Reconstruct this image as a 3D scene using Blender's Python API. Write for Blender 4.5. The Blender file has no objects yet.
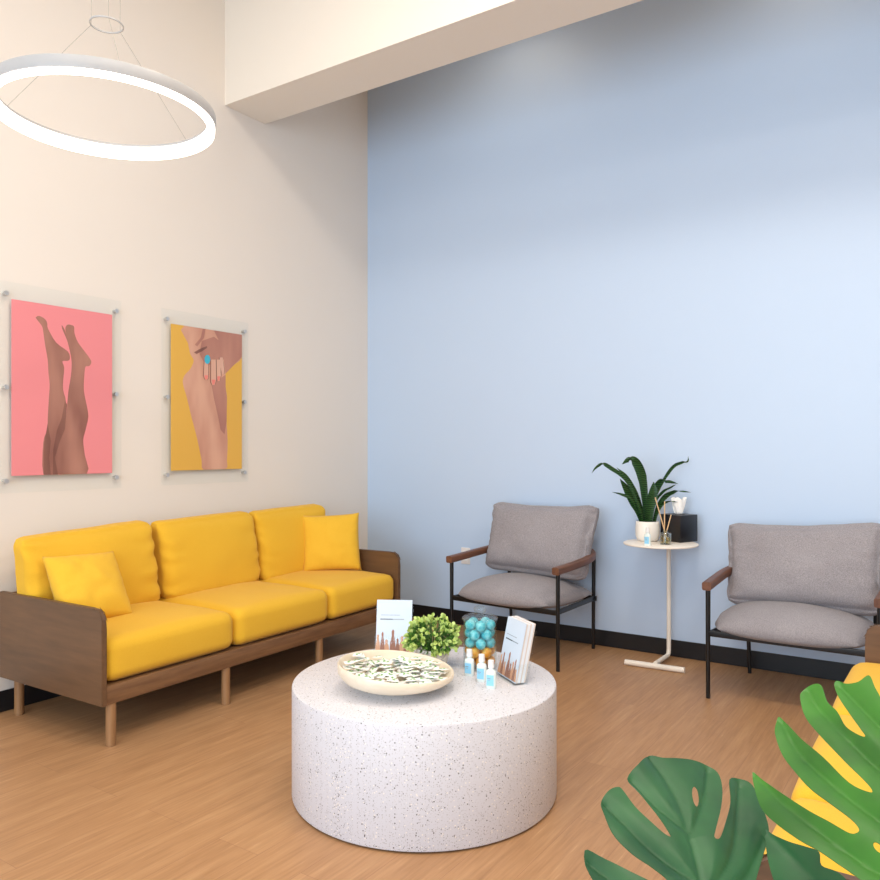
import bpy, bmesh, math, random
from mathutils import Vector, Matrix, noise
R = math.radians
col = bpy.context.scene.collection
scene = bpy.context.scene
rnd = random.Random(7)
LEAF_A = dict(base=(3.4964, 1.0036, 0.6379), u=(0.6009, 0.7922, -0.1061), v=(-0.6677, 0.5705, 0.4782),
 outline=[(-0.0135, 0.0624), (-0.0278, 0.0848), (-0.0493, 0.1068), (-0.0654, 0.1382), (-0.0616, 0.1762), (-0.0531, 0.1941), (-0.0342, 0.2087), (-0.0182, 0.2132), (-0.0123, 0.2077), (-0.007, 0.1766), (0.0056, 0.1512), (0.0173, 0.1329), (0.026, 0.1277), (0.0251, 0.1436), (0.0221, 0.1717), (0.0174, 0.2046), (0.0096, 0.23), (0.0397, 0.253), (0.0728, 0.2733), (0.0956, 0.2667), (0.1237, 0.2659), (0.1491, 0.2632), (0.1729, 0.2545), (0.184, 0.2385), (0.1707, 0.2068), (0.1448, 0.1721), (0.1124, 0.1383), (0.0988, 0.123), (0.1089, 0.1223), (0.1383, 0.1485), (0.1718, 0.1831), (0.1981, 0.2245), (0.2244, 0.2254), (0.2363, 0.2115), (0.2221, 0.1628), (0.2054, 0.1277), (0.1746, 0.0988), (0.1392, 0.0676), (0.0974, 0.0308), (0.0524, 0.0014), (0.0168, -0.0167), (-0.0105, -0.0237), (-0.0231, -0.0176), (0.0, 0.0), (-0.0245, -0.0101), (-0.0525, -0.0073), (-0.0794, 0.0101), (-0.1037, 0.0482), (-0.1212, 0.0766), (-0.1154, 0.1188), (-0.0915, 0.104), (-0.0624, 0.0817), (-0.036, 0.0614), (-0.0132, 0.0337)],
 holes=[[(0.1185, 0.1928), (0.11, 0.1808), (0.1024, 0.176), (0.1, 0.1813), (0.1042, 0.1935), (0.1126, 0.2058), (0.1205, 0.2108), (0.1229, 0.2054)]],
 veins=[[(0.0, 0.0), (0.0388, 0.0638), (0.0616, 0.1301), (0.0741, 0.1827), (0.0762, 0.2329), (0.0715, 0.2674)], [(0.0345, 0.057), (-0.0144, 0.1149), (-0.0513, 0.1839)], [(0.0611, 0.135), (0.031, 0.1814), (0.0147, 0.2261)], [(0.0569, 0.1225), (0.123, 0.1855), (0.1693, 0.2429)], [(0.0195, 0.0308), (0.1219, 0.1024), (0.2127, 0.2144)], [(0.0077, 0.0121), (-0.0569, 0.0375), (-0.1128, 0.1012)], [(0.0116, 0.0182), (0.1084, 0.0582), (0.1953, 0.1217)]])
LEAF_B = dict(base=(3.7696, 0.8879, 0.7635), u=(0.9579, -0.1819, 0.2219), v=(0.0586, 0.8811, 0.4693),
 outline=[(-0.0963, 0.3128), (-0.1184, 0.3623), (-0.1291, 0.3847), (-0.1406, 0.4103), (-0.1537, 0.3979), (-0.1702, 0.3984), (-0.1847, 0.4053), (-0.1882, 0.3967), (-0.1764, 0.3688), (-0.154, 0.3305), (-0.1353, 0.3005), (-0.1269, 0.2862), (-0.1376, 0.2912), (-0.1571, 0.3092), (-0.1732, 0.3382), (-0.1915, 0.3606), (-0.2064, 0.395), (-0.223, 0.3976), (-0.2337, 0.3846), (-0.231, 0.365), (-0.2142, 0.3256), (-0.1865, 0.2892), (-0.1462, 0.2426), (-0.1202, 0.2145), (-0.1062, 0.1967), (-0.1078, 0.1918), (-0.1344, 0.2067), (-0.1751, 0.2494), (-0.2111, 0.2835), (-0.2391, 0.315), (-0.2557, 0.3301), (-0.255, 0.3085), (-0.2484, 0.2868), (-0.2303, 0.2514), (-0.2047, 0.2191), (-0.1776, 0.1894), (-0.1466, 0.1665), (-0.1216, 0.1477), (-0.1108, 0.1346), (-0.1132, 0.1286), (-0.122, 0.1287), (-0.1457, 0.1415), (-0.1748, 0.1569), (-0.2146, 0.1831), (-0.2456, 0.2059), (-0.2662, 0.2204), (-0.2524, 0.187), (-0.2322, 0.1523), (-0.206, 0.1294), (-0.1747, 0.1094), (-0.1486, 0.0977), (-0.1282, 0.086), (-0.1139, 0.0778), (-0.0955, 0.0657), (-0.068, 0.0453), (-0.0454, 0.0269), (-0.0273, 0.0038), (-0.0131, -0.0154), (0.0014, -0.0245), (0.0195, -0.0245), (0.0383, -0.0148), (0.0531, 0.0082), (0.0645, 0.0459), (0.0704, 0.0901), (0.053, 0.0624), (0.0292, 0.0434), (0.0168, 0.0461), (0.0366, 0.0779), (0.0569, 0.1224), (0.0682, 0.1806), (0.0661, 0.2428), (0.0455, 0.1818), (0.0178, 0.1411), (0.0041, 0.1416), (0.0253, 0.1959), (0.0381, 0.2633), (0.0369, 0.3455), (0.0198, 0.4066), (0.0066, 0.319), (-0.0124, 0.2762), (-0.0204, 0.2874), (-0.0166, 0.3544), (-0.0255, 0.4535), (-0.0603, 0.5601), (-0.1084, 0.6329), (-0.1217, 0.5557), (-0.1243, 0.4716), (-0.1201, 0.416), (-0.1024, 0.3544)],
 holes=[[(-0.082, 0.1111), (-0.082, 0.1072), (-0.0851, 0.1066), (-0.0896, 0.1098), (-0.0929, 0.1149), (-0.0931, 0.1189), (-0.0899, 0.1194), (-0.0853, 0.1162)]],
 veins=[[(0.0, 0.0), (-0.0201, 0.0847), (-0.0452, 0.2181), (-0.0744, 0.3937), (-0.1058, 0.5792)], [(-0.0532, 0.2492), (-0.1113, 0.3068), (-0.1797, 0.3965)], [(-0.0406, 0.1885), (-0.1018, 0.2324), (-0.1968, 0.3441), (-0.2238, 0.3866)], [(-0.0275, 0.1212), (-0.0916, 0.1531), (-0.1963, 0.2445), (-0.2491, 0.3209)], [(-0.0158, 0.0618), (-0.0826, 0.0834), (-0.183, 0.1489), (-0.2622, 0.2162)], [(-0.0492, 0.2414), (0.0056, 0.3454)], [(-0.0284, 0.1342), (0.0522, 0.3036)], [(-0.0141, 0.0621), (0.0628, 0.1478)]])
LEAF_C = dict(base=(3.6512, 1.1237, 0.6484), u=(0.9272, -0.2841, 0.244), v=(0.0722, 0.7749, 0.628),
 outline=[(-0.1469, 0.1015), (-0.139, 0.0833), (-0.1314, 0.0655), (-0.1217, 0.0456), (-0.1067, 0.0216), (-0.0831, -0.0037), (-0.0508, -0.0239), (-0.0142, -0.0288), (0.0081, -0.0111), (0.0102, 0.0151), (-0.0067, 0.04), (-0.0248, 0.052), (-0.0479, 0.0581), (-0.0543, 0.0761), (-0.0726, 0.0807), (-0.1006, 0.0857), (-0.1256, 0.0932)],
 holes=[],
 veins=[[(0.0, 0.0), (-0.0536, 0.037), (-0.1375, 0.0963)]])
LEG_L = [(0.22, 0.916), (0.252, 0.926), (0.307, 0.911), (0.327, 0.887), (0.334, 0.859), (0.413, 0.783), (0.53, 0.737), (0.55, 0.698), (0.53, 0.682), (0.475, 0.675), (0.493, 0.638), (0.483, 0.563), (0.483, 0.504), (0.512, 0.43), (0.5, 0.326), (0.475, 0.266), (0.438, 0.207), (0.413, 0.118), (0.406, 0.003), (0.29, 0.004), (0.29, 0.192), (0.327, 0.265), (0.334, 0.353), (0.344, 0.456), (0.351, 0.53), (0.339, 0.602), (0.332, 0.675), (0.307, 0.762), (0.29, 0.834), (0.277, 0.869), (0.228, 0.905)]
LEG_R = [(0.47, 0.89), (0.5, 0.862), (0.512, 0.841), (0.505, 0.877), (0.53, 0.899), (0.587, 0.895), (0.594, 0.869), (0.599, 0.846), (0.636, 0.796), (0.735, 0.725), (0.772, 0.689), (0.748, 0.662), (0.71, 0.656), (0.698, 0.602), (0.693, 0.51), (0.723, 0.419), (0.74, 0.351), (0.71, 0.267), (0.686, 0.206), (0.703, 0.114), (0.723, 0.001), (0.389, 0.005), (0.413, 0.118), (0.438, 0.207), (0.488, 0.266), (0.505, 0.311), (0.525, 0.43), (0.537, 0.506), (0.562, 0.596), (0.569, 0.672), (0.554, 0.731), (0.53, 0.789), (0.512, 0.818), (0.475, 0.868)]
THIGH = [(0.172, 1.0), (1.0, 1.0), (1.0, 0.835), (0.875, 0.767), (0.75, 0.697), (0.75, 0.602), (0.772, 0.523), (0.766, 0.349), (0.781, 0.206), (0.772, 0.064), (0.75, 0.001), (0.438, -0.001), (0.406, 0.067), (0.344, 0.221), (0.266, 0.372), (0.203, 0.506), (0.15, 0.602), (0.172, 0.656), (0.25, 0.705), (0.297, 0.767), (0.25, 0.81), (0.219, 0.884)]
SHADE_CALF = [(0.547, 0.61), (0.75, 0.689), (0.75, 0.602), (0.772, 0.523), (0.766, 0.349), (0.734, 0.254), (0.678, 0.285), (0.641, 0.378), (0.578, 0.517)]
CREASE = [(0.422, 1.007), (0.459, 1.004), (0.438, 0.936), (0.344, 0.869), (0.312, 0.878), (0.391, 0.933)]
THIGH_FAR = [(0.578, 1.008), (1.0, 1.0), (1.0, 0.835), (0.875, 0.767), (0.75, 0.697), (0.719, 0.821), (0.672, 0.913)]
HAND = [(0.406, 0.911), (0.578, 0.954), (0.703, 0.915), (0.734, 0.822), (0.703, 0.781), (0.609, 0.776), (0.516, 0.748), (0.438, 0.759), (0.375, 0.817)]
FINGERS = [[(0.441, 0.767), (0.497, 0.77), (0.497, 0.654), (0.478, 0.635), (0.447, 0.643), (0.431, 0.667)], [(0.537, 0.788), (0.603, 0.791), (0.609, 0.643), (0.588, 0.608), (0.553, 0.604), (0.534, 0.625)], [(0.616, 0.792), (0.666, 0.795), (0.678, 0.678), (0.659, 0.639), (0.628, 0.638), (0.619, 0.675)], [(0.659, 0.81), (0.703, 0.813), (0.728, 0.719), (0.722, 0.692), (0.691, 0.694), (0.672, 0.74)]]
NAILS = [[(0.441, 0.67), (0.491, 0.672), (0.481, 0.641), (0.45, 0.643)], [(0.544, 0.644), (0.6, 0.646), (0.584, 0.611), (0.556, 0.608)], [(0.625, 0.672), (0.669, 0.674), (0.656, 0.642), (0.631, 0.641)]]
THUMB = [(0.297, 0.824), (0.406, 0.862), (0.478, 0.88), (0.478, 0.866), (0.406, 0.838), (0.334, 0.815)]
RING_GEM = [(0.522, 0.787), (0.518, 0.773), (0.507, 0.761), (0.49, 0.754), (0.472, 0.753), (0.456, 0.758), (0.445, 0.769), (0.441, 0.783), (0.445, 0.797), (0.456, 0.809), (0.472, 0.816), (0.49, 0.817), (0.507, 0.812), (0.518, 0.801)]

# ------------------------------------------------------------------ materials
def lin(h):
    h = h.lstrip('#'); o = []
    for i in (0, 2, 4):
        v = int(h[i:i+2], 16) / 255
        o.append(v / 12.92 if v <= .04045 else ((v + .055) / 1.055) ** 2.4)
    return (*o, 1)

class Mat:
    def __init__(s, name, color='#cccccc', rough=.6, metal=0, **kw):
        s.m = bpy.data.materials.new(name); s.m.use_nodes = True
        s.nt = s.m.node_tree; s.b = s.nt.nodes['Principled BSDF']
        s.b.inputs['Base Color'].default_value = lin(color)
        s.b.inputs['Roughness'].default_value = rough
        s.b.inputs['Metallic'].default_value = metal
        for k, v in kw.items(): s.b.inputs[k.replace('_', ' ')].default_value = v
    def n(s, t, **kw):
        x = s.nt.nodes.new(t)
        for k, v in kw.items():
            if hasattr(x, k): setattr(x, k, v)
            else: x.inputs[k.replace('_', ' ')].default_value = v
        return x
    def l(s, a, b): s.nt.links.new(a, b)
    def coord(s, kind='Object', scale=(1, 1, 1), rot=(0, 0, 0)):
        tc = s.n('ShaderNodeTexCoord'); mp = s.n('ShaderNodeMapping')
        mp.inputs['Scale'].default_value = scale; mp.inputs['Rotation'].default_value = rot
        s.l(tc.outputs[kind], mp.inputs['Vector']); return mp.outputs[0]
    def ramp(s, fac, stops, inter='LINEAR'):
        r = s.n('ShaderNodeValToRGB'); r.color_ramp.interpolation = inter
        e = r.color_ramp.elements
        while len(e) < len(stops): e.new(.5)
        for el, (p, c) in zip(e, stops):
            el.position = p; el.color = lin(c) if isinstance(c, str) else c
        s.l(fac, r.inputs[0]); return r.outputs[0]
    def noise(s, vec, scale, detail=3, rough=.5):
        x = s.n('ShaderNodeTexNoise', Scale=scale, Detail=detail, Roughness=rough)
        s.l(vec, x.inputs['Vector']); return x.outputs['Fac']
    def bump(s, h, strength, dist=.002):
        x = s.n('ShaderNodeBump', Strength=strength, Distance=dist)
        s.l(h, x.inputs['Height']); s.l(x.outputs[0], s.b.inputs['Normal'])
    def base(s, o): s.l(o, s.b.inputs['Base Color'])
    def mix(s, fac, a, b, mode='MIX'):
        x = s.n('ShaderNodeMix'); x.data_type = 'RGBA'; x.blend_type = mode
        for i, v in ((0, fac), (6, a), (7, b)):
            if isinstance(v, (int, float)): x.inputs[i].default_value = v
            elif isinstance(v, tuple): x.inputs[i].default_value = v
            else: s.l(v, x.inputs[i])
        return x.outputs[2]

def wood(name, c1, c2, axis='x', rough=.45, scale=1.0):
    m = Mat(name, c1, rough)
    sc = {'x': (1.2, 14, 14), 'y': (14, 1.2, 14), 'z': (14, 14, 1.2)}[axis]
    v = m.coord('Object', tuple(q * scale for q in sc))
    f = m.noise(v, 3.0, 6, .6)
    m.base(m.ramp(f, [(.3, c1), (.7, c2)])); m.bump(f, .12, .001)
    return m.m

def fabric(name, c1, c2, scale=420, bump=.35, tscale=3):
    m = Mat(name, c1, .9, Sheen_Weight=.08, Sheen_Roughness=.5)
    v = m.coord('Object')
    f = m.noise(v, scale, 2, .6); g = m.noise(v, tscale, 3)
    m.base(m.mix(.22, m.ramp(f, [(.35, c1), (.65, c2)]), m.ramp(g, [(.3, c1), (.7, c2)])))
    m.bump(f, bump, .001); return m.m

def plain(name, c, rough=.5, metal=0, bs=0, **kw):
    m = Mat(name, c, rough, metal, **kw)
    f = m.noise(m.coord('Object'), 60, 3)
    if bs: m.bump(f, bs, .001)
    else:
        r = m.ramp(f, [(0, (rough - .03,) * 3 + (1,)), (1, (rough + .03,) * 3 + (1,))]); m.l(r, m.b.inputs['Roughness'])
    return m.m

def glassy(name, c='#ffffff', ior=1.45, rough=.0):
    m = Mat(name, c, rough, 0, IOR=ior); m.b.inputs['Transmission Weight'].default_value = 1
    return m.m

def thin_glass(name, tint='#ffffff', refl=.10):
    # thin clear sheet: mostly lets light straight through, with a glossy reflection
    m = Mat(name); nt = m.nt; nt.nodes.remove(m.b)
    t = m.n('ShaderNodeBsdfTransparent'); t.inputs[0].default_value = lin(tint)
    g = m.n('ShaderNodeBsdfGlossy'); g.inputs['Roughness'].default_value = .03
    lw = m.n('ShaderNodeLayerWeight', Blend=.35); mx = m.n('ShaderNodeMixShader')
    r = m.n('ShaderNodeMath', operation='MULTIPLY'); r.inputs[1].default_value = refl * 4
    a = m.n('ShaderNodeMath', operation='ADD'); a.inputs[1].default_value = refl * .4; a.use_clamp = True
    m.l(lw.outputs['Facing'], r.inputs[0]); m.l(r.outputs[0], a.inputs[0]); m.l(a.outputs[0], mx.inputs[0])
    m.l(t.outputs[0], mx.inputs[1]); m.l(g.outputs[0], mx.inputs[2])
    m.l(mx.outputs[0], nt.nodes['Material Output'].inputs[0]); return m.m

M = {}
def wallmat(name, c, rough=.55, spec=.3):
    m = Mat(name, c, rough, Specular_IOR_Level=spec)
    m.bump(m.noise(m.coord('Object'), 130, 3, .6), .10, .002); return m.m
M['wall_white'] = wallmat('white wall paint', '#e7dfd6', .6)
M['wall_blue'] = wallmat('pale blue wall paint', '#bfd2ea', .38, .45)
M['ceiling'] = wallmat('ceiling paint', '#eee6da', .8)
M['base_black'] = plain('black rubber baseboard', '#15161a', .35)
m = Mat('vinyl oak plank floor', '#b98261', .42, Specular_IOR_Level=.4)
v = m.coord('Object', (1, 1, 1), (0, 0, R(90)))
br = m.n('ShaderNodeTexBrick', Scale=1.0, Mortar_Size=.0008, Brick_Width=1.22, Row_Height=.18)
br.offset = .37; br.inputs['Color1'].default_value = (0, 0, 0, 1); br.inputs['Color2'].default_value = (1, 1, 1, 1); br.inputs['Mortar'].default_value = (.3, .3, .3, 1)
m.l(v, br.inputs['Vector'])
tc = m.coord('Object', (24, 1.5, 1))
ad = m.n('ShaderNodeVectorMath', operation='ADD'); m.l(tc, ad.inputs[0])
sc_ = m.n('ShaderNodeVectorMath', operation='SCALE'); sc_.inputs['Scale'].default_value = 7.3; m.l(br.outputs['Color'], sc_.inputs[0]); m.l(sc_.outputs[0], ad.inputs[1])
g1 = m.noise(ad.outputs[0], 1.0, 6, .62)
tc2 = m.coord('Object', (95, 5, 1)); g2 = m.noise(tc2, 1.0, 4, .6)
c_a = m.ramp(g1, [(.28, '#916a49'), (.5, '#ab8059'), (.72, '#c29a70')])
c_b = m.ramp(br.outputs['Color'], [(0, '#a67c57'), (1, '#b48b64')])
c_c = m.ramp(g2, [(.28, '#8d6644'), (.52, '#ad835c'), (.66, '#bb9169'), (.76, '#e3c39c')])
cc = m.mix(.42, m.mix(.3, c_a, c_b), c_c)
m.base(m.mix(br.outputs['Fac'], cc, lin('#94694d')))
m.bump(g2, .12, .001); M['floor'] = m.m
M['walnut'] = wood('walnut veneer', '#66462f', '#85603f', 'x')
M['walnut_y'] = wood('walnut rail', '#7a5138', '#9a6b4c', 'y')
M['walnut_z'] = wood('walnut leg', '#84603f', '#a07750', 'z')
M['edge'] = wood('walnut ply edge', '#7c5540', '#a47a5e', 'z', scale=3)
M['arm'] = wood('walnut armrest', '#573626', '#7d513a', 'y')
M['yellow'] = fabric('yellow sofa fabric', '#dfaa20', '#e9b932', 500, .2)
M['yellow_p'] = fabric('yellow pillow fabric', '#e2ae26', '#ebbb36', 500, .2)
M['grey'] = fabric('grey melange fabric', '#787377', '#aaa5a9', 330, .5)
M['black'] = plain('black powder coated steel', '#0d0d0f', .4)
M['cream'] = plain('cream powder coated steel', '#efe6da', .45)
# terrazzo
m = Mat('white terrazzo', '#e9e5e0', .45)
v = m.coord('Object')
base = lin('#d3d2d8')
def chips(scale, thr, keep, c, prev):
    vo = m.n('ShaderNodeTexVoronoi', Scale=scale); m.l(v, vo.inputs['Vector'])
    near = m.ramp(vo.outputs['Distance'], [(thr * .8, (1, 1, 1, 1)), (thr, (0, 0, 0, 1))])
    sel = m.ramp(vo.outputs['Color'], [(keep, (1, 1, 1, 1)), (keep + .01, (0, 0, 0, 1))])
    x = m.n('ShaderNodeMath', operation='MULTIPLY'); m.l(near, x.inputs[0]); m.l(sel, x.inputs[1])
    return m.mix(x.outputs[0], prev, lin(c))
o = chips(340, .38, .32, '#c6c1c1', base)
o = chips(250, .34, .34, '#a09a99', o)
o = chips(170, .27, .26, '#6a6362', o)
o = chips(95, .24, .28, '#4a4443', o)
o = chips(110, .3, .3, '#ece6df', o)
m.base(o); M['terrazzo'] = m.m
M['plinth'] = plain('dark plinth', '#1c1715', .6)
M['bowl'] = wood('pale wood bowl', '#e0d0b8', '#ebdfcc', 'x', .5)
M['sachet'] = plain('white sachet paper', '#f4f4ef', .45, bs=.1)
M['green_print'] = plain('green print', '#6fae57', .5)
M['acrylic'] = thin_glass('clear acrylic', '#fdfefe', .015)
M['paper'] = plain('white paper', '#e4e6ea', .5)
M['paper_blue'] = plain('pale blue paper', '#cdd8e6', .5)
M['paper_tan'] = plain('cream paper', '#dccdc2', .5)
M['ink'] = plain('grey ink', '#8e959e', .6)
M['ink_dark'] = plain('dark ink', '#444a52', .6)
M['hand_print'] = plain('printed hands', '#cf9c7c', .6)
M['hand_dark'] = plain('printed darker hands', '#9a6a58', .6)
M['glass'] = thin_glass('clear jar glass', '#fafdfd', .07)
def ballm(name, a, b):
    q = Mat(name, a, .4); f = q.noise(q.coord('Object'), 55, 3)
    q.base(q.ramp(f, [(.38, a), (.66, b)])); return q.m
M['aqua'] = ballm('aqua ball wrap', '#35b8c8', '#95dfe2')
M['orange'] = ballm('orange ball wrap', '#f79a1c', '#ffc257')
M['clear_plastic'] = thin_glass('clear bottle plastic', '#eef4f4', .15)
M['gel'] = plain('clear gel', '#dfe8e4', .15)
M['cap'] = plain('white plastic cap', '#e9e8e6', .35)
M['label_blue'] = plain('sky blue label', '#8fcdec', .45)
M['ceramic'] = plain('white ceramic', '#efe9e0', .3)
m = Mat('marbled white ceramic', '#f2ece3', .35)
vv = m.coord('Object'); nn = m.noise(vv, 9, 5, .6)
m.base(m.ramp(nn, [(.47, '#f2ece3'), (.5, '#bdb6ac'), (.53, '#f2ece3')])); M['marble'] = m.m
M['soil'] = plain('dark soil', '#2a211b', .95, bs=.6)
M['box_black'] = plain('black lacquer box', '#121319', .3)
M['tissue'] = plain('white tissue', '#f5f3f0', .9, bs=.1)
M['reed'] = wood('rattan reed', '#d3a877', '#e6c79c', 'z', .6)
M['oil'] = glassy('pale gold oil', '#e8cf72', 1.33)
M['steel'] = plain('brushed steel', '#cfcecc', .3, .8)
M['lamp_body'] = plain('grey white aluminium', '#a9a8a8', .45)
M['cable'] = plain('thin steel cable', '#9a958c', .5)
M['outlet'] = plain('pale outlet plastic', '#e6e0dc', .5)
m = Mat('led diffuser', '#ffffff', .5); m.b.inputs['Emission Color'].default_value = (1, .93, .82, 1); m.b.inputs['Emission Strength'].default_value = 3.2; M['led'] = m.m
M['pink'] = plain('pink print', '#e88b90', .45)
M['mustard'] = plain('mustard print', '#dfae48', .45)
def skin(name, a, b, sc=6):
    q = Mat(name, a, .45); f = q.noise(q.coord('Object', (1, 1.6, .5)), sc, 2)
    q.base(q.ramp(f, [(.3, a), (.7, b)])); return q.m
M['skin_a'] = skin('printed brown skin', '#8a5a4e', '#b07d6c')
M['skin_a2'] = skin('printed darker skin', '#74493f', '#96685a')
M['skin_b'] = skin('printed light skin', '#c48e78', '#d8a78e')
M['skin_b2'] = skin('printed shaded skin', '#a87264', '#bd8774')
M['skin_b3'] = skin('printed hand skin', '#d09c86', '#ddb09a')
M['nail'] = plain('printed coral nail', '#e88478', .4)
M['gem'] = plain('printed turquoise', '#3fb2cf', .4)
# leaves
def leafm(name, a, b, rough=.35, sc=9, trans=.12):
    q = Mat(name, a, rough, Specular_IOR_Level=.4); f = q.noise(q.coord('Object'), sc, 3)
    q.base(q.ramp(f, [(.3, a), (.7, b)]))
    return q.m
M['monstera'] = leafm('monstera leaf green', '#225616', '#3a7722', .42)
M['monstera_d'] = leafm('monstera dark leaf green', '#164427', '#2f6438', .45)
M['stem'] = leafm('plant stem green', '#3e6b2b', '#557f38')
M['lime'] = leafm('lime leaf', '#b4cc5c', '#d6e594', .5, 60)
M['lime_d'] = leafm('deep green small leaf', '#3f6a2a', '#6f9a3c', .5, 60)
m = Mat('snake plant leaf', '#2c5230', .35)
wv = m.n('ShaderNodeTexWave', Scale=28, Distortion=6, Detail=2); wv.bands_direction = 'Z'
m.l(m.coord('Object'), wv.inputs['Vector'])
m.base(m.ramp(wv.outputs['Fac'], [(.2, '#1c3d22'), (.8, '#44743a')])); M['snake'] = m.m
M['pot_grey'] = plain('grey planter', '#8d8a86', .6)

# ------------------------------------------------------------------ helpers
def link(o, parent=None):
    col.objects.link(o)
    if parent is not None: o.parent = parent
    return o
def obj(name, bm, mat, parent=None, smooth=True, angle=35, loc=None, rot=None):
    me = bpy.data.meshes.new(name)
    bmesh.ops.recalc_face_normals(bm, faces=bm.faces)
    bm.to_mesh(me); bm.free()
    mats = mat if isinstance(mat, (list, tuple)) else [mat]
    for q in mats: me.materials.append(q)
    if smooth:
        me.polygons.foreach_set('use_smooth', [True] * len(me.polygons))
        try: me.set_sharp_from_angle(angle=R(angle))
        except Exception: pass
    o = bpy.data.objects.new(name, me); link(o, parent)
    if loc is not None: o.location = loc
    if rot is not None: o.rotation_euler = rot
    return o
def tag(o, label=None, cat=None, group=None, kind=None):
    if label: o['label'] = label
    if cat: o['category'] = cat
    if group: o['group'] = group
    if kind: o['kind'] = kind
    return o
def empty(name, loc, rz=0, label=None, cat=None, group=None):
    o = bpy.data.objects.new(name, None); o.empty_display_size = .1; link(o)
    o.location = loc; o.rotation_euler = (0, 0, rz)
    return tag(o, label, cat, group)
def kids(o): return [c for c in bpy.data.objects if c.parent == o]
def copy_tree(o, parent=None):
    c = o.copy(); link(c, parent)
    for ch in kids(o): copy_tree(ch, c)
    return c
def box(bm, size, loc=(0, 0, 0), rot=None, bev=0, seg=2):
    g = bmesh.ops.create_cube(bm, size=1)
    vs = g['verts']
    bmesh.ops.scale(bm, vec=size, verts=vs)
    if bev:
        es = list({e for q in vs for e in q.link_edges})
        r = bmesh.ops.bevel(bm, geom=es, offset=bev, segments=seg, affect='EDGES', profile=.5)
        vs = list({q for fc in r['faces'] for q in fc.verts} | {q for q in vs if q.is_valid})
    if rot is not None: bmesh.ops.rotate(bm, cent=(0, 0, 0), matrix=Matrix.Rotation(rot[0], 3, 'X') if len(rot) == 1 else (Matrix.Rotation(rot[2], 3, 'Z') @ Matrix.Rotation(rot[1], 3, 'Y') @ Matrix.Rotation(rot[0], 3, 'X')), verts=vs)
    bmesh.ops.translate(bm, vec=loc, verts=vs)
    return vs
def cyl(bm, p0, p1, r0, r1=None, seg=20, caps=True):
    r1 = r0 if r1 is None else r1
    p0, p1 = Vector(p0), Vector(p1); d = p1 - p0
    g = bmesh.ops.create_cone(bm, cap_ends=caps, segments=seg, radius1=r0, radius2=r1, depth=d.length)
    q = d.to_track_quat('Z', 'Y').to_matrix()
    bmesh.ops.rotate(bm, cent=(0, 0, 0), matrix=q, verts=g['verts'])
    bmesh.ops.translate(bm, vec=(p0 + p1) / 2, verts=g['verts']); return g['verts']
def lathe(bm, prof, seg=48, cap=True, fn=None):
    rings = []
    for r, z in prof:
        if r < 1e-5: rings.append([bm.verts.new((0, 0, z))])
        else:
            rg = []
            for i in range(seg):
                a = 2 * math.pi * i / seg; p = Vector((r * math.cos(a), r * math.sin(a), z))
                if fn: p = fn(p)
                rg.append(bm.verts.new(p))
            rings.append(rg)
    for a, b in zip(rings, rings[1:]):
        for i in range(seg):
            j = (i + 1) % seg
            if len(a) == 1 and len(b) == 1: continue
            if len(a) == 1: bm.faces.new((a[0], b[i], b[j]))
            elif len(b) == 1: bm.faces.new((a[i], a[j], b[0]))
            else: bm.faces.new((a[i], a[j], b[j], b[i]))
def catmull(pts, n=6, closed=False):
    P = [Vector(p) for p in pts]; N = len(P); o = []
    rng = range(N) if closed else range(N - 1)
    for i in rng:
        p0 = P[(i - 1) % N] if closed or i else P[0] * 2 - P[1]
        p1 = P[i]; p2 = P[(i + 1) % N]
        p3 = P[(i + 2) % N] if closed or i + 2 < N else P[-1] * 2 - P[-2]
        for k in range(n):
            t = k / n
            o.append(.5 * ((2 * p1) + (-p0 + p2) * t + (2 * p0 - 5 * p1 + 4 * p2 - p3) * t * t + (-p0 + 3 * p1 - 3 * p2 + p3) * t ** 3))
    if not closed: o.append(P[-1])
    return o
def sweep(bm, path, sect, up=Vector((0, 0, 1)), closed=False, cap=True, taper=None):
    path = [Vector(p) for p in path]; N = len(path); rings = []
    for i, p in enumerate(path):
        if closed: t = path[(i + 1) % N] - path[i - 1]
        else: t = path[min(i + 1, N - 1)] - path[max(i - 1, 0)]
        t.normalize()
        u = up if abs(t.dot(up)) < .98 else Vector((1, 0, 0))
        sd = t.cross(u).normalized(); w = sd.cross(t).normalized()
        k = taper(i / (N - 1)) if taper else 1
        rings.append([bm.verts.new(p + sd * a * k + w * b * k) for a, b in sect])
    S = len(sect); prs = list(zip(rings, rings[1:]))
    if closed: prs.append((rings[-1], rings[0]))
    for a, b in prs:
        for i in range(S):
            j = (i + 1) % S; bm.faces.new((a[i], a[j], b[j], b[i]))
    if cap and not closed: bm.faces.new(rings[0][::-1]); bm.faces.new(rings[-1])
def circ(r, n=10): return [(r * math.cos(2 * math.pi * i / n), r * math.sin(2 * math.pi * i / n)) for i in range(n)]
def rrect(w, h, r, n=4):
    o = []
    for cx, cy, a0 in ((w/2-r, h/2-r, 0), (-w/2+r, h/2-r, 90), (-w/2+r, -h/2+r, 180), (w/2-r, -h/2+r, 270)):
        for i in range(n + 1):
            a = R(a0 + 90 * i / n); o.append((cx + r * math.cos(a), cy + r * math.sin(a)))
    return o
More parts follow.
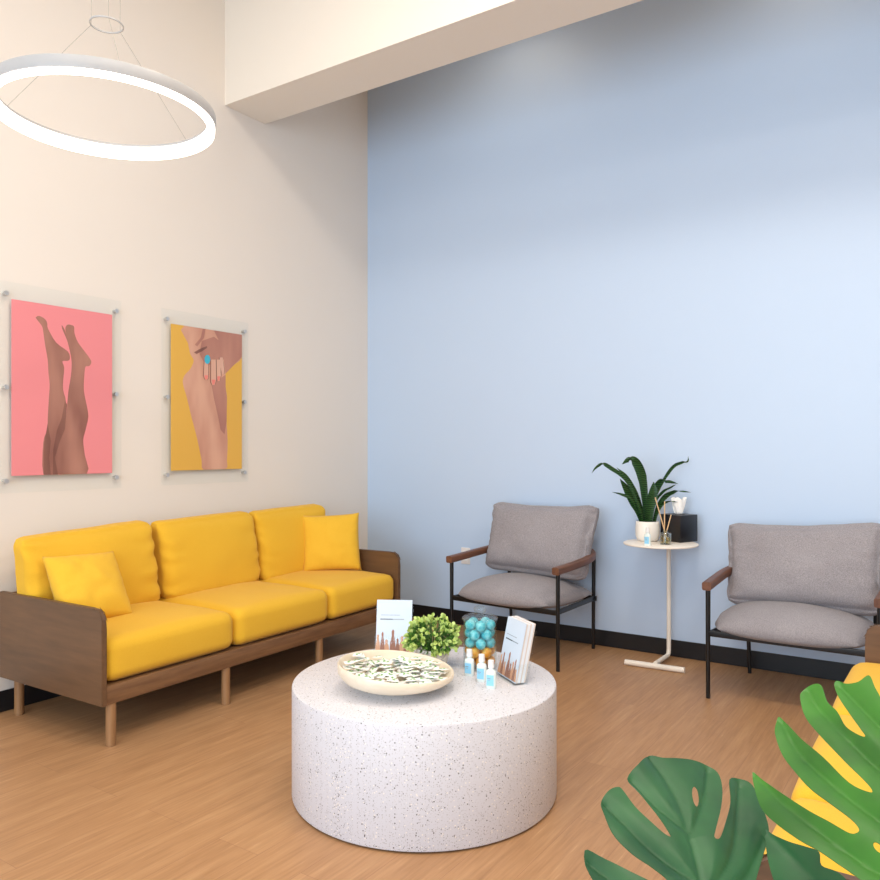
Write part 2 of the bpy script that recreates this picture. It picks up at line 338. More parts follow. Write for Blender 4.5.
def prism(bm, pts, y0, y1, ax='y'):
    """extrude a 2-D outline; ax = the extrusion axis"""
    mk = {'y': lambda a, b, t: (a, t, b), 'x': lambda a, b, t: (t, a, b), 'z': lambda a, b, t: (a, b, t)}[ax]
    A = [bm.verts.new(mk(a, b, y0)) for a, b in pts]; B = [bm.verts.new(mk(a, b, y1)) for a, b in pts]
    fa = bm.faces.new(A); fb = bm.faces.new(B[::-1])
    for i in range(len(pts)):
        j = (i + 1) % len(pts); bm.faces.new((A[j], A[i], B[i], B[j]))
    fa.normal_update(); fb.normal_update()
    if len(pts) > 4: bmesh.ops.triangulate(bm, faces=[fa, fb], ngon_method='EAR_CLIP')
def tri_sheet(polys, z=0, thick=0):
    pass

def block(bm, size, r, cuts, warp=None):
    """soft rounded block, subdivided, then warped"""
    g = bmesh.ops.create_cube(bm, size=1)
    bmesh.ops.subdivide_edges(bm, edges=bm.edges[:], cuts=cuts, use_grid_fill=True)
    hx, hy, hz = [q / 2 for q in size]
    for v in bm.verts:
        n = Vector(v.co) * 2                                # -1..1
        p = Vector((n.x * hx, n.y * hy, n.z * hz))
        q = Vector((max(-hx + r, min(hx - r, p.x)), max(-hy + r, min(hy - r, p.y)), max(-hz + r, min(hz - r, p.z))))
        d = p - q
        if d.length > 1e-6: p = q + d.normalized() * r
        v.co = warp(p, n) if warp else p
def nz(p, s, seed=0): return noise.noise(Vector(p) * s + Vector((seed * 3.1, seed * 1.7, seed)))

def pillow(bm, w, h, t, seed=0, n=26, ear=.006, wr=.006, p=2.2, slump=0):
    """square scatter pillow standing in the xz plane, seam all round"""
    idx = {}
    def pos(i, j, s):
        u = 2 * i / n - 1; v = 2 * j / n - 1
        prof = (max(0, 1 - abs(u) ** p) * max(0, 1 - abs(v) ** p)) ** .42
        inset = lambda q: 1 - .04 * (1 - q * q)
        x = u * w / 2 * inset(v) ; z = v * h / 2 * inset(u)
        cr = (abs(u) * abs(v)) ** 6
        x += math.copysign(ear * cr * .4, u); z += math.copysign(ear * cr * .4, v)
        y = s * t / 2 * prof
        edge = max(abs(u), abs(v)) ** 3
        y += s * wr * prof * nz((u * 2.2, v * 2.2, s), 1.4, seed) * 1.5
        ang = math.atan2(v, u)
        y += s * wr * .9 * edge * prof * math.sin(ang * 23 + seed + 3 * nz((u, v, 0), 2, seed))
        z += slump * (v + 1) * -.02 * (1 - u * u)
        return Vector((x, y, z))
    def vert(i, j, s):
        if i in (0, n) or j in (0, n): s = 0
        k = (i, j, s)
        if k not in idx: idx[k] = bm.verts.new(pos(i, j, s if s else 0))
        return idx[k]
    for s in (1, -1):
        for i in range(n):
            for j in range(n):
                q = [vert(i, j, s), vert(i + 1, j, s), vert(i + 1, j + 1, s), vert(i, j + 1, s)]
                bm.faces.new(q if s < 0 else q[::-1])

# ------------------------------------------------------------------ setting
def struct(name, bm, mat, label=None, smooth=False):
    o = obj(name, bm, mat, smooth=smooth); o['kind'] = 'structure'
    if label: o['label'] = label
    return o
X1, Y0, Y1, H = 6.4, -3.4, 4.65, 4.15
bm = bmesh.new(); box(bm, (X1 + .1, Y1 - Y0 + .1, .1), ((X1 - .1) / 2 + .05, (Y0 + Y1) / 2 + .05, -.05)); struct('floor', bm, M['floor'], 'reddish oak plank vinyl floor')
bm = bmesh.new(); box(bm, (.12, Y1 - Y0, H), (-.06, (Y0 + Y1) / 2, H / 2)); struct('wall_left', bm, M['wall_white'], 'warm white wall behind the yellow sofa')
bm = bmesh.new(); box(bm, (X1 + .12, .12, H), ((X1 - .12) / 2 + .06, Y1 + .06, H / 2)); struct('wall_back', bm, M['wall_blue'], 'pale blue wall behind the grey armchairs')
bm = bmesh.new(); box(bm, (.12, Y1 - Y0 + .12, H), (X1 + .06, (Y0 + Y1) / 2 + .06, H / 2)); struct('wall_right', bm, M['wall_white'], 'white side wall outside the view')
bm = bmesh.new(); box(bm, (X1 + .24, Y1 - Y0 + .12, .1), (X1 / 2, (Y0 + Y1) / 2 + .06, H + .05)); struct('ceiling', bm, M['ceiling'], 'cream ceiling')
bm = bmesh.new(); box(bm, (X1, .335, H - 3.37), (X1 / 2, 3.42, (H + 3.37) / 2)); struct('trim_1', bm, M['ceiling'], 'boxed cream ceiling beam in front of the blue wall')
bm = bmesh.new(); box(bm, (.008, Y1 - Y0, .1), (.004, (Y0 + Y1) / 2, .05), bev=.002); struct('baseboard_left', bm, M['base_black'], 'black baseboard under the white wall')
bm = bmesh.new(); box(bm, (X1 - .02, .008, .1), (X1 / 2 + .009, Y1 - .004, .05), bev=.002); struct('baseboard_back', bm, M['base_black'], 'black baseboard under the blue wall')

# wall outlet behind the left armchair
t = empty('wall_outlet', (.888, Y1, .49), 0, 'pale electrical outlet plate low on the blue wall behind the left armchair', 'outlet')
bm = bmesh.new(); box(bm, (.072, .006, .116), (0, -.003, 0), bev=.0025); obj('cover_plate', bm, M['outlet'], t)
for s in (-1, 1):
    bm = bmesh.new(); box(bm, (.034, .003, .028), (0, -.0073, s * .022), bev=.001); obj('socket', bm, M['cap'], t)

# ------------------------------------------------------------------ sofas
def back_cushion(seed, W_=.675):
    bm = bmesh.new()
    def warp(p, n):
        # n.x width (y of sofa), n.z height ; tapered softly to the top, plump face
        u, v = n.x, n.z
        th = 1 - .42 * max(0, (v + .2) / 1.2) ** 1.6
        puff = (1 - u * u * .9) * (1 - v * v * .8)
        q = Vector(p)
        q.y = q.y * th + (-.028 * puff if n.y < 0 else .0) * 1
        q.z += .006 * (1 - abs(u) ** 2.5) * max(0, v) + .012 * abs(u) ** 8 * max(0, v) - .012 * (1 - u * u) * max(0, -v)
        q.x *= 1 - .02 * (1 - v * v)
        e = abs(u) ** 4
        q.y += (.007 * e * (math.sin(v * 13 + seed * 2 + 7 * nz((v, u, 0), 1.5, seed)) + 1.6 * nz((v * 3, u, 1), 2, seed))) * (1 if n.y < 0 else .2)
        q.x += math.copysign(.007 * e * nz((v * 3, u, 0), 1.5, seed), u) * abs(n.y)
        q += Vector((0, 1, .3)) * .010 * nz(q, 5, seed)
        # lean back
        q.y += (v + 1) * .045
        return q
    block(bm, (W_, .17, .41), .055, 26, warp); return bm
def seat_cushion(seed, W_=.684):
    bm = bmesh.new()
    def warp(p, n):
        q = Vector(p)
        q.z += .022 * (1 - n.x ** 2) ** .7 * (1 - n.y ** 2 * .7) * (1 if n.z > 0 else 0) * max(0, n.z)
        q.z += .004 * nz(q, 6, seed) * max(0, n.z)
        q.y -= .008 * (1 - n.x ** 2) * (1 if n.y < 0 else 0) * (1 - n.z ** 2)
        return q
    block(bm, (W_, .73, .185), .05, 24, warp); return bm
SL = 2.11
def make_sofa(name):
    # local frame: x along the length (0..SL), y=0 at the wall side ... front at y=-.8 ; z up
    t = empty(name, (0, 0, 0))
    for x in (.011, SL - .011):
        bm = bmesh.new()
        out = [(-.79, .18), (-.0, .18), (-.0, .58)] + [(-.79 + .055 - .055 * math.sin(R(a)), .58 - .055 + .055 * math.cos(R(a))) for a in (0, 15, 30, 45, 60, 75, 90)]
        prism(bm, out, x - .011, x + .011, 'x')
        bmesh.ops.recalc_face_normals(bm, faces=bm.faces)
        es = [e for e in bm.edges if abs(e.verts[0].co.x - e.verts[1].co.x) < 1e-6]
        bmesh.ops.bevel(bm, geom=es, offset=.0025, segments=2, affect='EDGES')
        obj('side_panel', bm, M['walnut_y'] if False else M['panel'], t, smooth=False)
    bm = bmesh.new(); box(bm, (SL - .046, .02, .40), (SL / 2, -.04, .375), bev=.003); obj('back_panel', bm, M['walnut'], t)
    bm = bmesh.new()
    box(bm, (SL - .046, .03, .078), (SL / 2, -.77, .2195), bev=.003); obj('front_rail', bm, M['walnut'], t)
    bm = bmesh.new(); box(bm, (SL - .046, .70, .02), (SL / 2, -.403, .247), bev=.002); obj('seat_deck', bm, M['walnut'], t)
    for i in range(4):
        x = (.06, .685, 1.365, SL - .06)[i]
        for y in (-.762, -.06):
            bm = bmesh.new(); z1 = .180 if y < -.5 else .2365
            if i in (0, 3): z1 = .1795 if y < -.5 else .2365 
            cyl(bm, (x, y, 0.002), (x, y, z1), .021, .021, 24); cyl(bm, (x, y, 0), (x, y, .004), .019, .019, 24)
            bmesh.ops.translate(bm, vec=(0, 0, 0), verts=bm.verts)
            obj('leg', bm, M['walnut_z'], t)
    for i in range(3):
        a, b = (.026, .742, 1.448, 2.085)[i:i + 2]; x = (a + b) / 2; w = b - a - .004
        obj('seat_cushion', seat_cushion(i + 1, w), M['yellow'], t, loc=(x, -.414, .352), angle=80)
        o = obj('back_cushion', back_cushion(i + 3, w - .006), M['yellow'], t, loc=(x + (-.02, 0, 0)[i], -.195, (.632, .64, .645)[i]), angle=80)
        o.rotation_euler = (R([7, 6, 7][i]), R([-2.5, -1.0, -1.0][i]), R([0, 1, -2][i]))
    return t
mm = Mat('walnut side veneer', '#6b4530', .42)
f = mm.noise(mm.coord('Object', (14, 1.3, 14)), 3, 6, .6); g = mm.noise(mm.coord('Object', (4, 1.4, 4)), 1.2, 3)
mm.base(mm.mix(.4, mm.ramp(f, [(.3, '#57402c'), (.7, '#755439')]), mm.ramp(g, [(.35, '#563e2b'), (.65, '#77563b')])))
M['panel'] = mm.m
sofa = make_sofa('sofa')
# long side runs along world y, back to the white wall (x = 0)
sofa.location = (.046, 1.872, 0); sofa.rotation_euler = (0, 0, R(91))
# local x -> world y ; local -y -> world +x
tag(sofa, 'yellow three-seat sofa with walnut side panels against the white wall', 'sofa')
sofa2 = copy_tree(sofa)
sofa2.location = (4.212, 3.37, 0); sofa2.scale = (.957, 1, 1); sofa2.rotation_euler = (0, 0, R(-90))
tag(sofa2, 'yellow sofa at the right edge, partly hidden behind the big green leaves', 'sofa')

for ch in kids(sofa2):
    if ch.name.startswith('side_panel'): ch.scale = (1, .93, 1)

def throw(name, loc, rot, seed, label, w=.43):
    bm = bmesh.new(); pillow(bm, w, w, .15, seed)
    o = obj(name, bm, M['yellow_p'], angle=80); o.location = loc; o.rotation_mode = 'XYZ'; o.rotation_euler = rot
    return tag(o, label, 'pillow', 'yellow throw pillows on the sofa')

throw('throw_pillow', (.40, 2.10, .600), (R(-33), R(2), R(88)), 2, 'yellow square throw pillow leaning at the near end of the sofa', .35)
throw('throw_pillow', (.385, 3.80, .635), (R(-14), R(-2), R(42)), 5, 'yellow square throw pillow standing at the far end of the sofa', .372)

# ------------------------------------------------------------------ armchairs
def make_chair(name, pz=0, px=0, tilt=0, seed=1):
    t = empty(name, (0, 0, 0))
    hw = .385
    for s in (-1, 1):
        bm = bmesh.new(); cyl(bm, (s * hw, 0, 0), (s * hw, 0, .548), .0105, .0125, 16); obj('leg', bm, M['black'], t)
        bm = bmesh.new(); cyl(bm, (s * (hw - .075), .57, 0), (s * (hw - .06), .55, .585), .0105, .0125, 16); obj('leg', bm, M['black'], t)
        bm = bmesh.new(); sweep(bm, [(s * (hw - .012), .0, .325), (s * (hw - .062), .555, .318)], rrect(.014, .03, .004)); obj('side_rail', bm, M['black'], t)
    bm = bmesh.new(); sweep(bm, [(-hw + .01, .0, .325), (hw - .01, .0, .325)], rrect(.014, .03, .004)); obj('front_rail', bm, M['black'], t)
    bm = bmesh.new(); sweep(bm, [(-hw + .045, .555, .318), (hw - .045, .555, .318)], rrect(.014, .03, .004)); obj('rear_rail', bm, M['black'], t)
    bm = bmesh.new(); cyl(bm, (0, .005, .318), (0, .55, .316), .007, .007, 12); obj('cross_bar', bm, M['black'], t)
    # one continuous U-shaped wooden arm
    pts = [(-hw, -.028, .562), (-hw - .004, .15, .570), (-hw, .34, .582), (-hw + .035, .48, .595), (-hw + .12, .57, .61), (-.16, .592, .62), (0, .598, .622),
           (.16, .592, .62), (hw - .12, .57, .61), (hw - .035, .48, .595), (hw, .34, .582), (hw + .004, .15, .570), (hw, -.028, .562)]
    bm = bmesh.new(); sweep(bm, catmull(pts, 6), rrect(.046, .042, .010)); obj('armrest', bm, M['arm'], t)
    # seat cushion
    bm = bmesh.new()
    N = 34; G = {}
    def cpos(i, j, top):
        u, v = 2 * i / N - 1, 2 * j / N - 1
        k = .62 if v < 0 else .25
        x = u * math.sqrt(1 - k * v * v / 2) * .372; y = v * math.sqrt(1 - k * u * u / 2) * .305
        pr = ((1 - abs(u) ** 3.2) * (1 - abs(v) ** 3.2)) ** .45
        z = (.074 * pr + .044 * (1 - u * u) * (1 - v * v * .8) + .004 * nz((u, v, 0), 2.2, seed) * pr) if top else -.042 * pr
        return (x, y, z)
    def cv(i, j, top):
        key = (i, j, (1 if top else -1) if 0 < i < N and 0 < j < N else 0)
        if key not in G: G[key] = bm.verts.new(cpos(i, j, top))
        return G[key]
    for top in (1, -1):
        for i in range(N):
            for j in range(N):
                bm.faces.new([cv(a, b, top == 1) if 0 < a < N and 0 < b < N else cv(a, b, 0) for a, b in ((i, j), (i + 1, j), (i + 1, j + 1), (i, j + 1))][::top])
    obj('seat_cushion', bm, M['grey'], t, loc=(-.026, .252, .350), angle=80)
    bm = bmesh.new()
    def warp2(p, n):
        u, v = n.x, n.z
        puff = (1 - abs(u) ** 2.4) * (1 - abs(v) ** 2.4)
        q = Vector(p)
        q.y *= .5 + .62 * max(0, puff) ** .5 
        q.z += -.022 * (1 - u * u) * max(0, v) + .004 * abs(u) ** 5 * v + .012 * u * max(0, v)
        q.x *= 1 + .018 * v
        q.x += math.copysign(.012, u) * abs(u) ** 3 * abs(v) ** 4 - .012 * math.copysign(1, u) * abs(u) ** 3 * (1 - v * v)
        e = max(abs(u) ** 5, .0)
        q.y += .006 * e * (math.sin(v * 14 + seed * 1.3 + 6 * nz((v, u, n.y), 2, seed)) + 1.5 * nz((v * 3, u, 1), 2, seed)) * (1 if n.y < 0 else -.4)
        q.y += .012 * nz(q, 5.5, seed) + .005 * nz(q, 14, seed)
        q.z += .004 * nz(q, 9, seed + 4)
        return q
    block(bm, (.775, .20, .46), .085, 30, warp2)
    o = obj('back_cushion', bm, M['grey'], t, loc=(px, .425, .645 + pz), angle=80); o.rotation_euler = (R(-17), R(tilt), 0)
    return t
ch = make_chair('armchair', .034, .0, 1.0, 3)
ch.location = (1.538, 4.005, 0); ch.scale = (.97, 1, 1); ch.rotation_euler = (0, 0, R(-4.5))
tag(ch, 'grey armchair with walnut arms near the room corner, left of the side table', 'armchair', 'grey armchairs along the blue wall')
ch2 = make_chair('armchair', -.004, -.01, -1.6, 8)
ch2.location = (3.108, 3.965, 0); ch2.rotation_euler = (0, 0, R(-.5)); ch2.scale = (.975, 1, 1)
tag(ch2, 'grey armchair with walnut arms right of the side table', 'armchair', 'grey armchairs along the blue wall')

# ------------------------------------------------------------------ coffee table
CT = (2.131, 2.351)
t = empty('coffee_table', (*CT, 0), 0, 'round drum coffee table in speckled white terrazzo', 'table')
TR = .482
bm = bmesh.new(); lathe(bm, [(0, .005), (TR - .010, .005), (TR - .003, .007), (TR, .013), (TR, .392), (TR - .002, .397), (TR - .008, .4), (0, .4)], 128); obj('drum', bm, M['terrazzo'], t, angle=40)
bm = bmesh.new(); lathe(bm, [(0, 0), (TR - .014, 0), (TR - .014, .0048), (0, .0048)], 96); obj('plinth', bm, M['plinth'], t)
TZ = .4
def cw(X, Z, h=0):
    """plan position measured from the viewpoint (right, ahead) -> room coordinates"""
    return (3.765 + X * .8323 - Z * .5543, X * .5543 + Z * .8323, h)

# bowl and sachets
bx, by, _ = cw(-.155, 2.735)
t = empty('serving_bowl', (bx, by, TZ), R(33.66), 'shallow pale wooden bowl full of small sachets on the terrazzo table', 'bowl')
BR = .205
def wob(p): return Vector((p.x, p.y, p.z - .16 * p.x * max(0, (p.z - .02)) / .05 * .5))
bm = bmesh.new()
lathe(bm, [(0, .0), (.075, 0), (.08, .004), (.084, .012), (.15, .024), (.185, .038), (.203, .055), (BR, .068), (BR, .078), (BR - .004, .082), (BR - .009, .078), (BR - .012, .064), (.178, .046), (.145, .034), (.08, .024), (0, .022)], 72, fn=wob)
obj('bowl_body', bm, M['bowl'], t, angle=60)
def sachet_mesh(i):
    bm = bmesh.new()
    n = 6; w, h, th = .042, .031, .005
    for s in (1, -1):
        g = [[bm.verts.new(((a / n - .5) * w, (b / n - .5) * h, s * th / 2 * ((1 - abs(2 * a / n - 1) ** 2) * (1 - abs(2 * b / n - 1) ** 2)) ** .5)) for b in range(n + 1)] for a in range(n + 1)]
        for a in range(n):
            for b in range(n): bm.faces.new((g[a][b], g[a + 1][b], g[a + 1][b + 1], g[a][b + 1]))
    bmesh.ops.remove_doubles(bm, verts=bm.verts, dist=1e-5)
    return bm
proto = obj('sachet', sachet_mesh(0), M['sachet'], angle=60)
bm = bmesh.new()
def leafdot(bm, cx, cy, a, L, W, z):
    c_, s_ = math.cos(a), math.sin(a)
    vs = [bm.verts.new((cx + c_ * x - s_ * y, cy + s_ * x + c_ * y, z)) for x, y in ((-L, 0), (-L * .3, W), (L * .4, W * .8), (L, 0), (L * .4, -W * .8), (-L * .3, -W))]
    r = bmesh.ops.extrude_face_region(bm, geom=[bm.faces.new(vs)])
    bmesh.ops.translate(bm, vec=(0, 0, .0004), verts=[q for q in r['geom'] if isinstance(q, bmesh.types.BMVert)])
leafdot(bm, -.004, .002, .4, .0085, .004, .00255); leafdot(bm, .007, -.004, 2.2, .007, .0034, .0024)
dot = obj('leaf_print', bm, M['green_print'], proto)
LAB = 'small white sachet with a green leaf print in the wooden bowl'
spots = []
tries = 0
while len(spots) < 125 and tries < 14000:
    tries += 1
    a = rnd.uniform(0, 2 * math.pi); r = .172 * math.sqrt(rnd.random())
    x, y = r * math.cos(a), r * math.sin(a)
    lvl = min([k for k in range(6)], key=lambda k: sum(1 for q in spots if q[2] == k and math.hypot(q[0] - x, q[1] - y) < .030) * 10 + k)
    if lvl > 4 or any(q[2] == lvl and math.hypot(q[0] - x, q[1] - y) < .0285 for q in spots): continue
    spots.append((x, y, lvl))
for i, (x, y, lvl) in enumerate(spots):
    o = proto if i == 0 else proto.copy()
    if i: link(o); d = dot.copy(); link(d, o)
    rr = math.hypot(x, y); zb = .034 + max(0, rr - .1) * .32 + lvl * .0085 - .08 * x * .5 + .016 * (1 - rr / .18)
    ca, sa = math.cos(R(33.66)), math.sin(R(33.66))
    o.location = (bx + ca * x - sa * y, by + sa * x + ca * y, TZ + zb + .004)
    o.rotation_euler = (rnd.uniform(-.13, .13), rnd.uniform(-.13, .13), rnd.uniform(0, 6.28))
    tag(o, LAB, 'sachet', 'white sachets in the wooden bowl')

# brochures and acrylic holders
def brochure(name, parent_loc, rz, back, label, group=None, dx=0):
    """a 0.148 x 0.21 m leaflet leaning back in its holder; front face towards local -y"""
    t = empty(name, parent_loc, rz, label, 'brochure', group)
    return t
LEAN = R(12)
def add_leaf(t, off, front=True, w=.148, h=.215, th=.0022):
    # cards are built in a leaning frame
    def fr(o): o.rotation_euler = (-LEAN, 0, 0); o.location = (0, off, .006); return o
    bm = bmesh.new(); box(bm, (w, th, h), (0, 0, h / 2), bev=.0006, seg=1); fr(obj('cover', bm, M['paper_blue'] if front else M['paper'], t))
    if front:
        bm = bmesh.new(); x = -.055
        r2 = random.Random(3)
        while x < .02:
            L = r2.uniform(.003, .007); box(bm, (L, .0004, .0022), (x + L / 2, -th / 2 - .0002, h - .062)); x += L + .0012
        fr(obj('small_print', bm, M['ink'], t))
        bm = bmesh.new(); x = -.058
        while x < -.008:
            L = r2.uniform(.002, .0045); box(bm, (L, .0004, .0042), (x + L / 2, -th / 2 - .0002, h - .079)); x += L + .0008
        fr(obj('title_print', bm, M['ink_dark'], t))
        bm = bmesh.new()
        while x < .038:
            L = r2.uniform(.002, .0045); box(bm, (L, .0004, .0034), (x + L / 2, -th / 2 - .0002, h - .079)); x += L + .0009
        fr(obj('subtitle_print', bm, M['ink'], t))
        for mat, xs in ((M['hand_print'], ((-.066, .011, .075), (-.03, .013, .055), (.034, .014, .07), (.062, .012, .05))), (M['hand_dark'], ((-.047, .010, .086), (-.004, .013, .096), (.016, .01, .06), (.05, .009, .082)))):
            for cx, ww, hh in xs:
                bm = bmesh.new()
                o = [(cx - ww, 0.004), (cx + ww, .004), (cx + ww * .8, hh * .5), (cx + ww * .38, hh * .72), (cx + ww * .42, hh * .93), (cx, hh), (cx - ww * .42, hh * .9), (cx - ww * .32, hh * .7), (cx - ww * .75, hh * .45)]
                prism(bm, o, -th / 2 - .0005 - (0.0003 if mat == M['hand_dark'] else 0), -th / 2, 'y'); fr(obj('printed_hand', bm, mat, t, smooth=False))
def holder(loc, rz, label, depth=.035):
    t = empty('brochure_holder', loc, rz, label, 'holder', 'clear brochure holders on the table')
    w, th = .158, .0025
    bm = bmesh.new(); box(bm, (w, th, .19), (0, 0, .095), bev=.0005, seg=1)
    o = obj('back_plate', bm, M['acrylic'], t); o.rotation_euler = (-LEAN, 0, 0); o.location = (0, depth + .004, .003)
    bm = bmesh.new(); box(bm, (w, th, .072), (0, 0, .036), bev=.0005, seg=1)
    o = obj('front_plate', bm, M['acrylic'], t); o.rotation_euler = (-LEAN, 0, 0); o.location = (0, -.006, .003)
    bm = bmesh.new(); box(bm, (w, depth + .016, .0025), (0, depth / 2, .0013)); obj('base_plate', bm, M['acrylic'], t)
    for s in (-1, 1):
        bm = bmesh.new(); k = math.tan(LEAN)
        prism(bm, [(-.006, .003), (depth + .004, .003), (depth + .004 + .072 * k, .073), (-.006 + .072 * k, .073)], s * (w / 2) - .0012, s * (w / 2) + .0012, 'x'); obj('side_plate', bm, M['acrylic'], t, smooth=False)
# holder behind the bowl (left)
lx, ly, _ = cw(-.192, 3.185)
rzL = R(33.66 - 4)
holder((lx, ly, TZ), rzL, 'clear holder with one leaflet, left behind the bowl and small bush', .016)
t = brochure('brochure', (lx, ly, TZ), rzL, 0, 'pale blue leaflet with raised hands, in the left holder behind the bowl', 'pale leaflets on the table')
add_leaf(t, .004)
# holder at the right
p0 = cw(.2135 + .000, 2.928 - .02); p1 = cw(.2135 + .052, 2.928 - .155)
mx, my = (p0[0] + p1[0]) / 2, (p0[1] + p1[1]) / 2
ang = math.atan2(p1[1] - p0[1], p1[0] - p0[0])
holder((mx, my, TZ), ang, 'clear holder packed with leaflets at the right edge of the table', .046)
t = brochure('brochure', (mx, my, TZ), ang, 0, 'foremost pale blue leaflet with raised hands in the right holder', 'pale leaflets on the table')
add_leaf(t, .0045)
for i in range(7):
    t = brochure('brochure', (mx, my, TZ), ang, 0, 'white leaflet packed behind the foremost one in the right holder', 'leaflets stacked in the right holder')
    bm = bmesh.new(); box(bm, (.148, .0042, .213), (0, 0, .1065), bev=.0008, seg=1)
    o = obj('folded_sheet', bm, M['paper'] if i % 3 else M['paper_tan'], t); o.rotation_euler = (-LEAN, 0, 0); o.location = (0, .0095 + i * .0052, .006)

# small artificial bush in a marbled pot
px_, py_, _ = cw(-.03, 3.02)
t = empty('potted_bush', (px_, py_, TZ), 0, 'small lime green leafy bush in a white pot on the table', 'potted plant')
bm = bmesh.new(); lathe(bm, [(0, 0), (.05, 0), (.056, .004), (.066, .05), (.068, .07), (.064, .074), (.06, .068), (.055, .06), (0, .058)], 40); obj('pot', bm, M['marble'], t, angle=50)
bd, bl = bmesh.new(), bmesh.new(); st = bmesh.new()
def small_leaf(bm, p, d, L, W, roll):
    d = d.normalized(); sd = d.cross(Vector((math.cos(roll), math.sin(roll), .3))).normalized(); n = sd.cross(d)
    pts = [(0, 0, 0), (.3, .75, .12), (.65, 1, .16), (.92, .6, .1), (1, 0, 0), (.92, -.6, .1), (.65, -1, .16), (.3, -.75, .12)]
    vs = [bm.verts.new(p + d * L * a + sd * W * b + n * L * c_) for a, b, c_ in pts]
    mid = bm.verts.new(p + d * L * .6 - n * L * .05)
    for i in range(8): bm.faces.new((vs[i], vs[(i + 1) % 8], mid))
cen = Vector((0, 0, .108))
for i in range(170):
    z = rnd.uniform(-.5, 1); a = rnd.uniform(0, 2 * math.pi); h_ = math.sqrt(max(0, 1 - z * z))
    d = Vector((h_ * math.cos(a), h_ * math.sin(a), z)); rr = rnd.uniform(.78, 1.04)
    tip = cen + Vector((d.x * .105, d.y * .105, d.z * .088)) * rr
    sweep(st, [Vector((d.x * .02, d.y * .02, .06)), (cen + tip) / 2 + Vector((0, 0, -.01)), tip], circ(.0009, 4))
    for k in range(5):
        dd = (d + Vector((rnd.uniform(-1, 1), rnd.uniform(-1, 1), rnd.uniform(-.5, 1))) * .9)
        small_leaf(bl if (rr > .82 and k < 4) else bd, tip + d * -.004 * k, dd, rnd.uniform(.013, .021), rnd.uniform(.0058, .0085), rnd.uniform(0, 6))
for i in range(120):
    z = rnd.uniform(-.6, .9); a = rnd.uniform(0, 2 * math.pi); h_ = math.sqrt(max(0, 1 - z * z))
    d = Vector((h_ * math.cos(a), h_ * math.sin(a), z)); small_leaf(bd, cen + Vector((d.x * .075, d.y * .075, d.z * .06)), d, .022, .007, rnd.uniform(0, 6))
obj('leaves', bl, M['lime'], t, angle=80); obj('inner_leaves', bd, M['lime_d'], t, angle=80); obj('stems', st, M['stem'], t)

# glass jar with wrapped balls
jx, jy, _ = cw(.155, 3.0)
t = empty('glass_jar', (jx, jy, TZ), 0, 'clear lidded glass jar of aqua and orange balls on the table', 'jar')
JR = .065
bm = bmesh.new(); lathe(bm, [(0, .002), (JR - .006, .0), (JR, .006), (JR, .185), (JR - .003, .186), (JR - .003, .01), (0, .008)], 48); obj('jar_body', bm, M['glass'], t, angle=50)
bm = bmesh.new(); lathe(bm, [(0, .188), (JR + .004, .188), (JR + .005, .194), (JR - .002, .200), (.04, .206), (.022, .209), (.020, .214), (.024, .222), (.024, .232), (.020, .236), (0, .237)], 48); obj('lid', bm, M['glass'], t, angle=50)
def ball(name, m): 
    bm = bmesh.new(); bmesh.ops.create_uvsphere(bm, u_segments=24, v_segments=14, radius=.0205); return obj(name, bm, m, angle=90)
for nm, mt, lab, grp, layers in (('orange_ball', 'orange', 'orange ball in the lower half of the glass jar', 'orange balls in the jar', (0, 1)), ('aqua_ball', 'aqua', 'aqua blue ball in the upper half of the glass jar', 'aqua balls in the jar', (2, 3, 4))):
    pr = None
    for L in layers:
        a0 = L * R(36) + .3
        for k in range(6 if L < 4 else 5):
            if k == 5: rr_, aa = .0, 0
            else: rr_, aa = .0405, a0 + k * R(72)
            o = ball(nm, M[mt]) if pr is None else pr.copy()
            if pr is None: pr = o
            else: link(o)
            zz = .0305 + L * .0345 + (.006 if rr_ == 0 else 0) + rnd.uniform(-.001, .001)
            o.location = (jx + rr_ * math.cos(aa), jy + rr_ * math.sin(aa), TZ + zz)
            o.rotation_euler = (rnd.uniform(0, 6), rnd.uniform(0, 6), rnd.uniform(0, 6)); tag(o, lab, 'ball', grp)

# little sanitizer bottles
def bottle(loc, rz, label, sc=1, group='small bottles with sky blue labels on the table'):
    t = empty('sanitizer_bottle', loc, rz, label, 'bottle', group); t.rotation_euler = (0, 0, rz - R(38)); t.scale = (sc,) * 3
    bm = bmesh.new()
    lv = []
    for (a, b, z) in ((.017, .0105, 0), (.0185, .012, .003), (.0185, .012, .054), (.0165, .0105, .062), (.009, .008, .068), (.008, .008, .072)):
        lv.append([bm.verts.new((x, y, z)) for x, y in rrect(2 * a, 2 * b, min(a, b) * .9, 5)])
    bm.faces.new(lv[0][::-1]); bm.faces.new(lv[-1])
    for p, q in zip(lv, lv[1:]):
        for i in range(len(p)): j = (i + 1) % len(p); bm.faces.new((p[i], p[j], q[j], q[i]))
    obj('bottle_body', bm, M['gel'], t, angle=50)
    bm = bmesh.new(); cyl(bm, (0, 0, .0725), (0, 0, .098), .0115, .0105, 28); obj('cap', bm, M['cap'], t)
    bm = bmesh.new(); box(bm, (.026, .0006, .038), (.0, -.01225, .03), bev=.0002, seg=1); lb = obj('front_label', bm, M['label_blue'], t)
    bm = bmesh.new(); box(bm, (.012, .0004, .0025), (-.004, -.0127, .036)); box(bm, (.008, .0004, .0015), (-.004, -.0127, .030)); obj('label_print', bm, M['ink'], lb)
    return t
rb = R(33.66)
bottle(cw(.110, 2.895, TZ), rb + R(10), 'small clear bottle with blue label, left of three in front of the jar')
bottle(cw(.152, 2.825, TZ), rb + R(14), 'small clear bottle with blue label, middle of three in front of the jar')
